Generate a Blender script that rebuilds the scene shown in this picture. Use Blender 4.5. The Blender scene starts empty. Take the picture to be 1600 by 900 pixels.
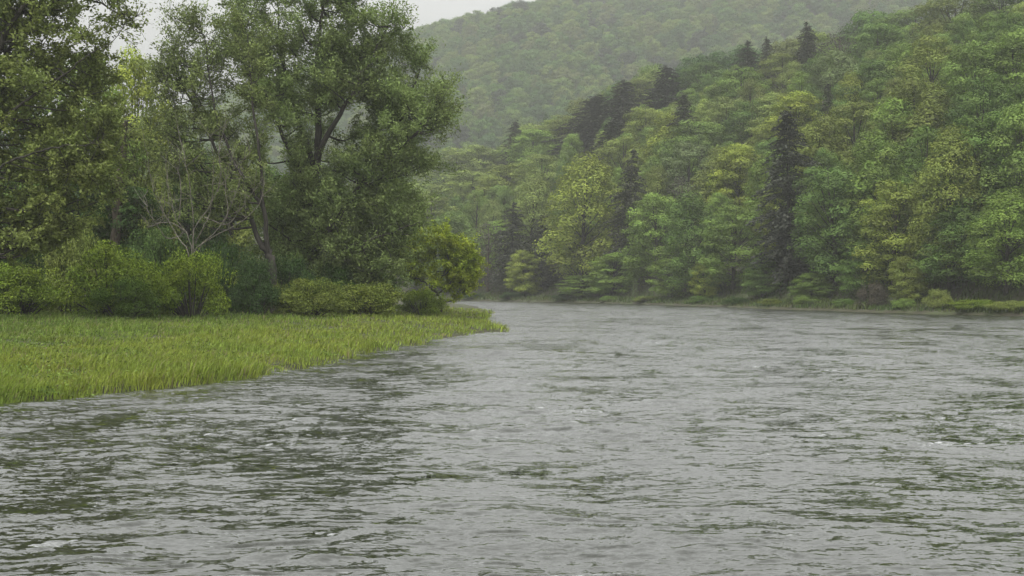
import bpy, math, random
import numpy as np
from mathutils import Vector

# ------------------------------------------------------------------ camera, sky, sun, exposure
scene = bpy.context.scene
C = scene.collection
CAM_Z, FPX = 3.0, 1700.0           # eye height in metres, focal length in 1600-px-wide pixels
cam_d = bpy.data.cameras.new('camera'); cam = bpy.data.objects.new('camera', cam_d); C.objects.link(cam)
cam.location = (0, 0, CAM_Z); cam.rotation_euler = (math.radians(90), 0, 0)
cam_d.sensor_width = 36.0; cam_d.lens = 36.0 * FPX / 1600.0; cam_d.clip_end = 6000; cam_d.clip_start = 0.1
scene.camera = cam

SUN_EL, SUN_AZ = 62.0, 200.0       # degrees; azimuth clockwise from +Y
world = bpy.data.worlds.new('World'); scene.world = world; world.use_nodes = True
nt = world.node_tree; nt.nodes.clear()
def N(t, kind, **kw):
    n = t.nodes.new(kind)
    for k, v in kw.items(): setattr(n, k, v)
    return n
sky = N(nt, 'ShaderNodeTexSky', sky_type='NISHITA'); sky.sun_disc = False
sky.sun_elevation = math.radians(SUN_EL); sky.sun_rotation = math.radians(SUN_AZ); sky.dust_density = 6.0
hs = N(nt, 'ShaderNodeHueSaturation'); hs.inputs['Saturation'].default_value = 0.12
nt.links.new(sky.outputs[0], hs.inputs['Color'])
# overcast deck, the same all round: dimmed low, raised overhead to brighten water and leaves
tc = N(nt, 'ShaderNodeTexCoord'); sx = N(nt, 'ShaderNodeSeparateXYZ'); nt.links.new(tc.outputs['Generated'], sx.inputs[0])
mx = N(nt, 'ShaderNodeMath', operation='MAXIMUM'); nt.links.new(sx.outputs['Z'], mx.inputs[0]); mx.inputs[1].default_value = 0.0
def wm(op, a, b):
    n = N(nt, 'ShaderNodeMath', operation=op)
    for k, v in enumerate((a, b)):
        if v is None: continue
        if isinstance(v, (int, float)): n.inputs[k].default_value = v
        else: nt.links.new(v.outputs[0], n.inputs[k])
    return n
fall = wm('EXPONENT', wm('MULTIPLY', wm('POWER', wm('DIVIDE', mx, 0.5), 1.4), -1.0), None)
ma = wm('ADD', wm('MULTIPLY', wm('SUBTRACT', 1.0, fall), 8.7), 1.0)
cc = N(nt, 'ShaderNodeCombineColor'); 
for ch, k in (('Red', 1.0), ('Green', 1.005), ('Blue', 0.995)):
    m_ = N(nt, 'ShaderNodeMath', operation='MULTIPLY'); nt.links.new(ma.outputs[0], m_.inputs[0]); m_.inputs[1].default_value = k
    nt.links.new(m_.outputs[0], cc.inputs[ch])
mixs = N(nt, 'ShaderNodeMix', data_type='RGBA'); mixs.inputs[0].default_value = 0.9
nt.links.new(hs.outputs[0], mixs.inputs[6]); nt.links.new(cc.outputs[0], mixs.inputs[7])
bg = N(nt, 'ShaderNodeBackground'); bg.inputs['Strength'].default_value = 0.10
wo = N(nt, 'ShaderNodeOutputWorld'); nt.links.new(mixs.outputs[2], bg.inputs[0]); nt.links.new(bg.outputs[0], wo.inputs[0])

sun_d = bpy.data.lights.new('sun', 'SUN'); sun = bpy.data.objects.new('sun', sun_d); C.objects.link(sun)
sun_d.energy = 1.5; sun_d.angle = math.radians(25); sun_d.color = (1.0, 0.975, 0.94)
_e, _a = math.radians(SUN_EL), math.radians(SUN_AZ)
sun.rotation_euler = Vector((-math.sin(_a) * math.cos(_e), -math.cos(_a) * math.cos(_e), -math.sin(_e))).to_track_quat('-Z', 'Y').to_euler()

vs = scene.view_settings; vs.view_transform = 'Standard'; vs.look = 'None'; vs.exposure = 1.0; vs.gamma = 1.0; vs.use_curve_mapping = False
cy = scene.cycles
cy.max_bounces = 4; cy.diffuse_bounces = 3; cy.glossy_bounces = 2; cy.transmission_bounces = 3; cy.volume_bounces = 1
cy.use_denoising = True; cy.use_adaptive_sampling = True; cy.adaptive_threshold = 0.02; cy.sample_clamp_indirect = 4.0
HAZE = 0.00036

# ------------------------------------------------------------------ helpers
def PX(px, py, Y):
    """a point of the place seen at photo pixel px,py when it stands Y metres ahead"""
    return np.array([(px - 800) / FPX * Y, Y, CAM_Z + (450 - py) / FPX * Y])

def mesh_np(name, V, quads=None, tris=None, rnd=None, smooth=False):
    me = bpy.data.meshes.new(name)
    V = np.asarray(V, np.float32)
    q = np.zeros((0, 4), np.int32) if quads is None else np.asarray(quads, np.int32).reshape(-1, 4)
    t = np.zeros((0, 3), np.int32) if tris is None else np.asarray(tris, np.int32).reshape(-1, 3)
    me.vertices.add(len(V)); me.vertices.foreach_set('co', V.ravel())
    li = np.concatenate([q.ravel(), t.ravel()])
    me.loops.add(len(li)); me.loops.foreach_set('vertex_index', li)
    me.polygons.add(len(q) + len(t))
    st = np.concatenate([np.arange(len(q)) * 4, len(q) * 4 + np.arange(len(t)) * 3]).astype(np.int32)
    me.polygons.foreach_set('loop_start', st)
    if smooth: me.polygons.foreach_set('use_smooth', np.ones(len(st), bool))
    if rnd is not None:
        a = me.attributes.new('rnd', 'FLOAT', 'FACE'); a.data.foreach_set('value', np.asarray(rnd, np.float32))
    me.update(calc_edges=True)
    return me

def obj(name, me, mat=None, parent=None):
    o = bpy.data.objects.new(name, me); C.objects.link(o)
    if mat is not None and me is not None and not me.materials: me.materials.append(mat)
    if parent is not None: o.parent = parent
    return o

def tag(o, label=None, cat=None, group=None, kind=None):
    if label: o['label'] = label
    if cat: o['category'] = cat
    if group: o['group'] = group
    if kind: o['kind'] = kind
    return o

def empty(name, loc):
    o = bpy.data.objects.new(name, None); C.objects.link(o); o.location = loc; o.empty_display_size = 0.5
    return o

class Geo:
    """collects tubes into one vertex / quad list"""
    def __init__(s): s.V, s.Q, s.n = [], [], 0
    def tube(s, P, R, k=7):
        P = np.asarray(P, float); R = np.asarray(R, float); m = len(P)
        T = np.gradient(P, axis=0); T /= np.linalg.norm(T, axis=1)[:, None] + 1e-9
        ref = np.array([0.13, 0.97, 0.21]); A = np.cross(T, ref); A /= np.linalg.norm(A, axis=1)[:, None] + 1e-9
        B = np.cross(T, A); an = np.linspace(0, 2 * np.pi, k, endpoint=False)
        ring = P[:, None] + R[:, None, None] * (np.cos(an)[None, :, None] * A[:, None] + np.sin(an)[None, :, None] * B[:, None])
        idx = s.n + np.arange(m * k).reshape(m, k); nx = np.roll(idx, -1, axis=1)
        s.V.append(ring.reshape(-1, 3)); s.Q.append(np.stack([idx[:-1], nx[:-1], nx[1:], idx[1:]], -1).reshape(-1, 4)); s.n += m * k
    def mesh(s, name): return mesh_np(name, np.concatenate(s.V), np.concatenate(s.Q), smooth=True)

def curve(pts, n=12, wob=0.0, rng=None):
    """smooth resampled polyline (Catmull-Rom)"""
    p = np.asarray(pts, float); q = np.vstack([2 * p[0] - p[1], p, 2 * p[-1] - p[-2]])
    out = []
    per = max(2, int(math.ceil(n / (len(p) - 1))))
    for i in range(len(p) - 1):
        for u in np.linspace(0, 1, per, endpoint=False):
            a, b, c, d = q[i:i + 4]
            out.append(0.5 * (2 * b + (c - a) * u + (2 * a - 5 * b + 4 * c - d) * u * u + (3 * b - a - 3 * c + d) * u ** 3))
    out.append(p[-1]); out = np.array(out)
    if wob and rng is not None: out[1:-1] += rng.normal(0, wob, out[1:-1].shape)
    return out

def cards(P, Nn, size, aspect, rng, axis=None):
    """leaf sprays: one folded four-cornered blade per point"""
    n = len(P); Nn = Nn / (np.linalg.norm(Nn, axis=1)[:, None] + 1e-9)
    r = rng.normal(size=(n, 3)) if axis is None else axis + rng.normal(0, 0.35, (n, 3))
    U = r - (r * Nn).sum(1)[:, None] * Nn; U /= np.linalg.norm(U, axis=1)[:, None] + 1e-9
    W = np.cross(Nn, U)
    L = (size * rng.uniform(0.6, 1.35, n))[:, None]; Wd = L * aspect
    a = P - U * L * 0.5; b = P + W * Wd * 0.5 - Nn * L * 0.06 + U * L * 0.06; c = P + U * L * 0.5 - Nn * L * 0.12; d = P - W * Wd * 0.5 - Nn * L * 0.06 + U * L * 0.06
    V = np.stack([a, b, c, d], 1).reshape(-1, 3)
    return V, np.arange(n * 4).reshape(-1, 4), rng.uniform(0, 1, n)

def vnoise(x, y, seed):
    """smooth lattice noise in [-1, 1]"""
    xi = np.floor(x).astype(np.int64); yi = np.floor(y).astype(np.int64); fx = x - xi; fy = y - yi
    def h(i, j):
        v = (i * 374761393 + j * 668265263 + seed * 1442695041) & 0x7fffffff
        v = ((v ^ (v >> 13)) * 1274126177) & 0x7fffffff
        return ((v ^ (v >> 16)) & 0xffff) / 32767.5 - 1.0
    u = fx ** 3 * (fx * (fx * 6 - 15) + 10); v = fy ** 3 * (fy * (fy * 6 - 15) + 10)
    return (h(xi, yi) * (1 - u) + h(xi + 1, yi) * u) * (1 - v) + (h(xi, yi + 1) * (1 - u) + h(xi + 1, yi + 1) * u) * v

def sstep(x, a, b):
    t = np.clip((x - a) / (b - a), 0, 1); return t * t * (3 - 2 * t)

# ------------------------------------------------------------------ materials
def new_mat(name):
    m = bpy.data.materials.new(name); m.use_nodes = True; t = m.node_tree; t.nodes.clear()
    return m, t, N(t, 'ShaderNodeOutputMaterial')

def leaf_material(name, translucent=0.22, lo=0.42, hi=1.62, hue=0.012, own=None):
    m, t, out = new_mat(name)
    at = N(t, 'ShaderNodeAttribute', attribute_name='rnd')
    oi = N(t, 'ShaderNodeObjectInfo')
    mr = N(t, 'ShaderNodeMapRange'); mr.inputs['To Min'].default_value = lo; mr.inputs['To Max'].default_value = hi
    t.links.new(at.outputs['Fac'], mr.inputs['Value'])
    geo = N(t, 'ShaderNodeNewGeometry')
    no = N(t, 'ShaderNodeTexNoise'); no.inputs['Scale'].default_value = 0.45; no.inputs['Detail'].default_value = 2.0
    t.links.new(geo.outputs['Position'], no.inputs['Vector'])
    h1 = N(t, 'ShaderNodeMapRange'); h1.inputs['From Min'].default_value = 0.3; h1.inputs['From Max'].default_value = 0.7
    h1.inputs['To Min'].default_value = 0.5 - hue; h1.inputs['To Max'].default_value = 0.5 + hue * 0.6
    t.links.new(no.outputs['Fac'], h1.inputs['Value'])
    hsv = N(t, 'ShaderNodeHueSaturation')
    t.links.new(h1.outputs[0], hsv.inputs['Hue']); t.links.new(mr.outputs[0], hsv.inputs['Value'])
    if own is None: t.links.new(oi.outputs['Color'], hsv.inputs['Color'])
    else: own(t, oi, geo, hsv)
    df = N(t, 'ShaderNodeBsdfDiffuse'); tr = N(t, 'ShaderNodeBsdfTranslucent'); ms = N(t, 'ShaderNodeMixShader'); ms.inputs[0].default_value = translucent
    t.links.new(hsv.outputs[0], df.inputs[0]); t.links.new(hsv.outputs[0], tr.inputs[0])
    t.links.new(df.outputs[0], ms.inputs[1]); t.links.new(tr.outputs[0], ms.inputs[2])
    gl = N(t, 'ShaderNodeBsdfGlossy'); gl.inputs['Roughness'].default_value = 0.55; gl.inputs['Color'].default_value = (0.8, 0.85, 0.8, 1)
    m2 = N(t, 'ShaderNodeMixShader'); m2.inputs[0].default_value = 0.012
    t.links.new(ms.outputs[0], m2.inputs[1]); t.links.new(gl.outputs[0], m2.inputs[2]); t.links.new(m2.outputs[0], out.inputs['Surface'])
    return m

def bark_material(name, c1, c2, scale=6.0):
    m, t, out = new_mat(name)
    geo = N(t, 'ShaderNodeTexCoord'); mp = N(t, 'ShaderNodeMapping'); mp.inputs['Scale'].default_value = (scale, scale, scale * 0.2)
    no = N(t, 'ShaderNodeTexNoise'); no.inputs['Scale'].default_value = 1.0; no.inputs['Detail'].default_value = 6
    t.links.new(geo.outputs['Object'], mp.inputs[0]); t.links.new(mp.outputs[0], no.inputs['Vector'])
    cr = N(t, 'ShaderNodeValToRGB'); cr.color_ramp.elements[0].position = 0.35; cr.color_ramp.elements[1].position = 0.65
    cr.color_ramp.elements[0].color = (*c1, 1); cr.color_ramp.elements[1].color = (*c2, 1)
    t.links.new(no.outputs['Fac'], cr.inputs[0])
    pb = N(t, 'ShaderNodeBsdfPrincipled'); pb.inputs['Roughness'].default_value = 0.85
    t.links.new(cr.outputs[0], pb.inputs['Base Color'])
    bp = N(t, 'ShaderNodeBump'); bp.inputs['Strength'].default_value = 0.6; bp.inputs['Distance'].default_value = 0.05
    t.links.new(no.outputs['Fac'], bp.inputs['Height']); t.links.new(bp.outputs[0], pb.inputs['Normal'])
    t.links.new(pb.outputs[0], out.inputs['Surface'])
    return m

M_leaf = leaf_material('leaf')
M_needle = leaf_material('needles', translucent=0.12, lo=0.6, hi=1.4, hue=0.03)
def far_own(t, oi, geo, hsv):
    cr = N(t, 'ShaderNodeValToRGB'); e = cr.color_ramp.elements
    e[0].position = 0.0; e[0].color = (0.06, 0.12, 0.03, 1); e[1].position = 1.0; e[1].color = (0.17, 0.21, 0.05, 1)
    cr.color_ramp.interpolation = 'CONSTANT'
    for p, c in ((0.10, (0.045, 0.06, 0.035)), (0.17, (0.09, 0.17, 0.03)), (0.4, (0.12, 0.19, 0.035)), (0.6, (0.16, 0.22, 0.045)), (0.78, (0.075, 0.14, 0.035)), (0.9, (0.14, 0.17, 0.05))):
        k = e.new(p); k.color = (*c, 1)
    t.links.new(oi.outputs['Random'], cr.inputs[0]); t.links.new(cr.outputs[0], hsv.inputs['Color'])
M_far = leaf_material('far_leaf', lo=0.65, hi=1.35, own=far_own)
M_bark = bark_material('dark_bark', (0.018, 0.016, 0.012), (0.05, 0.044, 0.034))
M_bark_brown = bark_material('brown_bark', (0.04, 0.03, 0.022), (0.11, 0.085, 0.06))
M_dead = bark_material('weathered_wood', (0.075, 0.07, 0.055), (0.21, 0.19, 0.155))

# ground: leaf litter, soil and moss
M_ground, t, out = new_mat('ground')
geo = N(t, 'ShaderNodeNewGeometry'); n1 = N(t, 'ShaderNodeTexNoise'); n1.inputs['Scale'].default_value = 0.35; n1.inputs['Detail'].default_value = 8
t.links.new(geo.outputs['Position'], n1.inputs['Vector'])
cr = N(t, 'ShaderNodeValToRGB'); e = cr.color_ramp.elements
e[0].position = 0.3; e[0].color = (0.035, 0.03, 0.02, 1); e[1].position = 0.7; e[1].color = (0.055, 0.075, 0.025, 1)
k = e.new(0.5); k.color = (0.05, 0.05, 0.025, 1)
t.links.new(n1.outputs['Fac'], cr.inputs[0])
pb = N(t, 'ShaderNodeBsdfPrincipled'); pb.inputs['Roughness'].default_value = 0.95; t.links.new(cr.outputs[0], pb.inputs['Base Color'])
bp = N(t, 'ShaderNodeBump'); bp.inputs['Strength'].default_value = 0.8; bp.inputs['Distance'].default_value = 0.2
t.links.new(n1.outputs['Fac'], bp.inputs['Height']); t.links.new(bp.outputs[0], pb.inputs['Normal']); t.links.new(pb.outputs[0], out.inputs['Surface'])

# grass blades: hue drifts over the meadow in patches
def grass_own(t, oi, geo, hsv):
    n = N(t, 'ShaderNodeTexNoise'); n.inputs['Scale'].default_value = 0.3; n.inputs['Detail'].default_value = 5
    t.links.new(geo.outputs['Position'], n.inputs['Vector'])
    at = N(t, 'ShaderNodeAttribute', attribute_name='sort')
    ad = N(t, 'ShaderNodeMath', operation='ADD'); t.links.new(n.outputs['Fac'], ad.inputs[0]); t.links.new(at.outputs['Fac'], ad.inputs[1])
    cr = N(t, 'ShaderNodeValToRGB'); e = cr.color_ramp.elements
    e[0].position = 0.3; e[0].color = (0.225, 0.285, 0.045, 1); e[1].position = 1.0; e[1].color = (0.135, 0.205, 0.04, 1)
    k = e.new(0.62); k.color = (0.185, 0.26, 0.042, 1)
    t.links.new(ad.outputs[0], cr.inputs[0])
    ar = N(t, 'ShaderNodeAttribute', attribute_name='rnd'); gt = N(t, 'ShaderNodeMath', operation='GREATER_THAN'); t.links.new(ar.outputs['Fac'], gt.inputs[0]); gt.inputs[1].default_value = 0.93
    mk = N(t, 'ShaderNodeMix', data_type='RGBA'); t.links.new(gt.outputs[0], mk.inputs[0]); t.links.new(cr.outputs[0], mk.inputs[6]); mk.inputs[7].default_value = (0.17, 0.15, 0.075, 1)
    t.links.new(mk.outputs[2], hsv.inputs['Color'])
M_grass = leaf_material('grass', translucent=0.3, lo=0.45, hi=1.5, hue=0.012, own=grass_own)
def rough_own(t, oi, geo, hsv):
    n = N(t, 'ShaderNodeTexNoise'); n.inputs['Scale'].default_value = 0.2; t.links.new(geo.outputs['Position'], n.inputs['Vector'])
    cr = N(t, 'ShaderNodeValToRGB'); e = cr.color_ramp.elements; e[0].position = 0.35; e[0].color = (0.08, 0.1, 0.026, 1); e[1].position = 0.65; e[1].color = (0.055, 0.095, 0.024, 1)
    t.links.new(n.outputs['Fac'], cr.inputs[0]); t.links.new(cr.outputs[0], hsv.inputs['Color'])
M_rough = leaf_material('rough_grass', translucent=0.25, own=rough_own)

# water: clear dark river, choppy at every scale; the finest chop tilts the normal
M_water, t, out = new_mat('water')
geo = N(t, 'ShaderNodeNewGeometry')
nrm = geo.outputs['Normal']
acc = None
sp_ = N(t, 'ShaderNodeSeparateXYZ'); t.links.new(geo.outputs['Position'], sp_.inputs[0])
lod = N(t, 'ShaderNodeMapRange'); t.links.new(sp_.outputs['Y'], lod.inputs['Value']); lod.inputs['From Min'].default_value = 12; lod.inputs['From Max'].default_value = 90; lod.inputs['To Min'].default_value = 0.58; lod.inputs['To Max'].default_value = 1.7
pn = N(t, 'ShaderNodeTexNoise'); pn.inputs['Scale'].default_value = 0.13; pn.inputs['Detail'].default_value = 3; t.links.new(geo.outputs['Position'], pn.inputs['Vector'])
pr_ = N(t, 'ShaderNodeMapRange'); t.links.new(pn.outputs['Fac'], pr_.inputs['Value']); pr_.inputs['From Min'].default_value = 0.3; pr_.inputs['From Max'].default_value = 0.7; pr_.inputs['To Min'].default_value = 0.75; pr_.inputs['To Max'].default_value = 1.25
lm = N(t, 'ShaderNodeMath', operation='MULTIPLY'); t.links.new(lod.outputs[0], lm.inputs[0]); t.links.new(pr_.outputs[0], lm.inputs[1])
for i, (sc_, rot, amp) in enumerate((((0.24, 0.2, 1.0), 0.12, 0.7), ((1.3, 2.6, 1.0), 0.10, 0.8), ((3.6, 8.0, 1.0), -0.12, 0.85), ((10.0, 20.0, 1.0), 0.2, 0.95))):
    mp = N(t, 'ShaderNodeMapping'); mp.inputs['Scale'].default_value = sc_; mp.inputs['Rotation'].default_value = (0, 0, rot)
    t.links.new(geo.outputs['Position'], mp.inputs[0])
    nn = N(t, 'ShaderNodeTexNoise'); nn.inputs['Scale'].default_value = 1.0; nn.inputs['Detail'].default_value = 3.0; nn.inputs['Distortion'].default_value = 1.2
    t.links.new(mp.outputs[0], nn.inputs['Vector'])
    sb = N(t, 'ShaderNodeVectorMath', operation='SUBTRACT'); t.links.new(nn.outputs['Color'], sb.inputs[0]); sb.inputs[1].default_value = (0.5, 0.5, 0.5)
    ml = N(t, 'ShaderNodeVectorMath', operation='MULTIPLY'); t.links.new(sb.outputs[0], ml.inputs[0]); ml.inputs[1].default_value = (amp * 0.6, amp, 0)
    if acc is None: acc = ml.outputs[0]
    else:
        a = N(t, 'ShaderNodeVectorMath', operation='ADD'); t.links.new(acc, a.inputs[0]); t.links.new(ml.outputs[0], a.inputs[1]); acc = a.outputs[0]
sl = N(t, 'ShaderNodeVectorMath', operation='SCALE'); bs = N(t, 'ShaderNodeVectorMath', operation='ADD'); t.links.new(acc, bs.inputs[0]); bs.inputs[1].default_value = (0, -0.13, 0); t.links.new(bs.outputs[0], sl.inputs[0]); t.links.new(lm.outputs[0], sl.inputs['Scale']); acc = sl.outputs[0]
a = N(t, 'ShaderNodeVectorMath', operation='ADD'); t.links.new(nrm, a.inputs[0]); t.links.new(acc, a.inputs[1])
nm = N(t, 'ShaderNodeVectorMath', operation='NORMALIZE'); t.links.new(a.outputs[0], nm.inputs[0])
lw = N(t, 'ShaderNodeLayerWeight'); lw.inputs['Blend'].default_value = 0.5; t.links.new(nm.outputs[0], lw.inputs['Normal'])
pw = N(t, 'ShaderNodeMath', operation='POWER'); t.links.new(lw.outputs['Facing'], pw.inputs[0]); pw.inputs[1].default_value = 2.8
mf = N(t, 'ShaderNodeMath', operation='MULTIPLY_ADD'); t.links.new(pw.outputs[0], mf.inputs[0]); mf.inputs[1].default_value = 0.97; mf.inputs[2].default_value = 0.02
wd = N(t, 'ShaderNodeBsdfDiffuse'); wd.inputs['Color'].default_value = (0.024, 0.026, 0.018, 1)
wg = N(t, 'ShaderNodeBsdfGlossy'); wg.inputs['Roughness'].default_value = 0.025; wg.inputs['Color'].default_value = (0.97, 0.98, 0.98, 1)
t.links.new(nm.outputs[0], wg.inputs['Normal'])
wmx = N(t, 'ShaderNodeMixShader'); t.links.new(mf.outputs[0], wmx.inputs[0]); t.links.new(wd.outputs[0], wmx.inputs[1]); t.links.new(wg.outputs[0], wmx.inputs[2])
t.links.new(wmx.outputs[0], out.inputs['Surface'])

# ------------------------------------------------------------------ terrain
def shore(px, py): return ((px - 800) / FPX * CAM_Z * FPX / (py - 450), CAM_Z * FPX / (py - 450))
LEFT = [(-400, -200), (-60, -40), (-22, 10)] + [shore(*p) for p in ((-160, 657), (-60, 643), (0, 634), (130, 621), (300, 603), (400, 589), (480, 574), (560, 559), (640, 541),
        (700, 529), (760, 521), (800, 517.5), (783, 513), (762, 505), (768, 494), (772, 489), (748, 480), (712, 475))] + [(-40, 232), (-120, 262), (-260, 300), (-900, 420), (-900, -200)]
RIGHT = [(300, -200), (120, 0), (78, 60), (62, 92)] + [shore(*p) for p in ((1600, 494.5), (1500, 492), (1400, 489.5), (1300, 486.5), (1200, 483), (1100, 479), (1000, 475.5), (900, 473),
        (800, 471.5), (740, 470.5), (690, 469.5))] + [(-60, 288), (-130, 318), (-280, 350), (-900, 480), (-900, 1500), (1500, 1500), (1500, -200)]
def sdist(x, y, poly, edge):
    """distance to the shore line, positive on land"""
    x = np.asarray(x, float); y = np.asarray(y, float); d = np.full(x.shape, 1e9); ins = np.zeros(x.shape, bool)
    n = len(poly)
    for i in range(n):
        (ax, ay), (bx, by) = poly[i], poly[(i + 1) % n]
        if i < edge:
            u = np.clip(((x - ax) * (bx - ax) + (y - ay) * (by - ay)) / ((bx - ax) ** 2 + (by - ay) ** 2), 0, 1)
            d = np.minimum(d, np.hypot(x - ax - u * (bx - ax), y - ay - u * (by - ay)))
        c = ((ay > y) != (by > y)) & (x < (bx - ax) * (y - ay) / (by - ay + 1e-12) + ax); ins ^= c
    return np.where(ins, d, -d)
def sd_left(x, y): return sdist(x, y, LEFT, len(LEFT) - 3)
def sd_right(x, y): return sdist(x, y, RIGHT, len(RIGHT) - 4)
def zt(x, y):
    x = np.asarray(x, float); y = np.asarray(y, float)
    w = 0.35 * vnoise(x * 0.35, y * 0.35, 3) + 0.2 * vnoise(x * 1.1, y * 1.1, 4)
    dl = sd_left(x, y) + w; dr = sd_right(x, y) + w
    z = np.full(x.shape, -1.4)
    L = 0.12 + 1.25 * (1 - np.exp(-np.clip(dl, 0, None) / 13)) + 0.06 * vnoise(x * 0.3, y * 0.3, 8)
    z = np.where(dl > -3, np.maximum(z, -1.4 + (L + 1.4) * sstep(dl, -1.2, 0.5)), z)
    m = 0.40 + 0.60 * sstep(x, -45, 62)
    g = np.clip(dr - 6, 0, None)
    hill = m * 88 * (1 - np.exp(-g * 0.84 / 88)) * (1 - 0.55 * sstep(dr, 130, 260))
    Rr = 0.25 + 0.9 * sstep(dr, 0.0, 6) + hill + np.clip(g / 20, 0, 1) * 1.6 * vnoise(x * 0.06, y * 0.06, 9)
    z = np.where(dr > -3, np.maximum(z, -1.4 + (Rr + 1.4) * sstep(dr, -1.0, 0.6)), z)
    zr = np.clip(257 + (x - 12) * 0.30, 18, 345)
    far = zr * sstep(y - 0.12 * np.abs(x), 430, 1080) ** 0.9 + 9 * vnoise(x * 0.009, y * 0.009, 21) * sstep(y, 450, 620)
    return np.where(dr > 60, np.maximum(z, far), z)

def axis(segs):
    out = []
    for a, b, s in segs: out += list(np.arange(a, b, s))
    return np.array(out + [segs[-1][1]])
gx = axis([(-520, -240, 40), (-240, -70, 8), (-70, 60, 0.9), (60, 130, 3), (130, 360, 9), (360, 640, 40)])
gy = axis([(-200, 10, 15), (10, 140, 0.9), (140, 300, 2.5), (300, 1140, 12), (1140, 1260, 40)])
GX, GY = np.meshgrid(gx, gy); GZ = zt(GX, GY)
nx_, ny_ = len(gx), len(gy); idx = np.arange(nx_ * ny_).reshape(ny_, nx_)
Q = np.stack([idx[:-1, :-1], idx[:-1, 1:], idx[1:, 1:], idx[1:, :-1]], -1).reshape(-1, 4)
ground = obj('ground', mesh_np('ground', np.stack([GX, GY, GZ], -1).reshape(-1, 3), Q, smooth=True), M_ground); tag(ground, kind='structure')

# ------------------------------------------------------------------ river
def rows():
    y, out = 6.0, []
    while y < 330: out.append(y); y += 0.021 * (y / 10) ** 1.45 * (1.0 if y < 50 else 1.45) if y > 9 else 0.07
    return np.array([-200, -120, -60, -30, -15, -6, 0, 3] + out + [360, 420, 500])
ry = rows()
ru = np.concatenate([[-30, -12, -5, -2.5, -1.5, -1.0, -0.75, -0.62], np.linspace(-0.52, 0.52, 370), [0.62, 0.75, 1.0, 1.5, 2.5, 5, 12, 30]])
YY = np.repeat(ry[:, None], len(ru), 1); XX = np.clip(ru[None, :] * (12 + np.clip(YY, 0, None)), -515, 635)
dy = np.gradient(ry)[:, None] + 0 * XX; dx = np.abs(np.gradient(XX, axis=1)); cell = np.maximum(dx, dy)
wx = XX + 0.35 * vnoise(XX * 0.5, YY * 0.5, 31) + 0.12 * vnoise(XX * 1.7, YY * 1.7, 32)
wy = YY + 0.45 * vnoise(XX * 0.45, YY * 0.5, 33) + 0.14 * vnoise(XX * 1.5, YY * 1.7, 34)
Z = np.zeros_like(XX)
for lam, amp, st, rot, sd in ((11.0, 0.06, 1.2, 0.1, 39), (6.0, 0.045, 1.3, -0.2, 40), (3.6, 0.040, 1.5, 0.3, 41), (1.5, 0.024, 1.6, -0.16, 42), (0.7, 0.016, 1.8, 0.15, 43), (0.34, 0.010, 1.8, -0.1, 44), (0.17, 0.006, 1.7, 0.2, 45)):
    cr_, sr_ = math.cos(rot), math.sin(rot)
    a_ = (wx * cr_ - wy * sr_) / (lam * st); b_ = (wx * sr_ + wy * cr_) / lam
    n_ = vnoise(a_ * 2, b_ * 2, sd)
    n_ = 0.4 * n_ + 0.7 * (1 - 2.6 * np.abs(vnoise(a_ * 1.7 + 5, b_ * 1.7, sd + 20)))     # part rounded, part crested
    Z += amp * n_ * (1 - sstep(cell, lam * 0.22, lam * 0.5))
def saw(p):
    p = p - np.floor(p); return np.where(p < 0.2, sstep(p, 0, 0.2), 1 - (p - 0.2) / 0.8)
for lam, amp, sd in ((1.5, 0.045, 71), (0.62, 0.042, 72), (0.3, 0.031, 73), (0.16, 0.017, 74)):
    ph = YY / lam + XX * 0.12 / lam + 1.5 * vnoise(XX / (2.0 * lam), YY / (2.0 * lam), sd) + 0.6 * vnoise(XX / (0.9 * lam), YY / (0.8 * lam), sd + 5)
    md = np.clip(0.35 + 1.3 * vnoise(XX / (1.5 * lam) + 3, YY / (1.2 * lam), sd + 9), 0, 1.5)
    Z += amp * saw(ph) * md * (1 - sstep(dy, lam * 0.10, lam * 0.22))
turb = 0.75 + 0.45 * vnoise(XX * 0.12, YY * 0.12, 51)
Z *= turb
idx = np.arange(XX.size).reshape(XX.shape)
Q = np.stack([idx[:-1, :-1], idx[:-1, 1:], idx[1:, 1:], idx[1:, :-1]], -1).reshape(-1, 4)
river = obj('river_water', mesh_np('river_water', np.stack([XX, YY, Z], -1).reshape(-1, 3), Q, smooth=True), M_water); tag(river, kind='structure')

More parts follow.
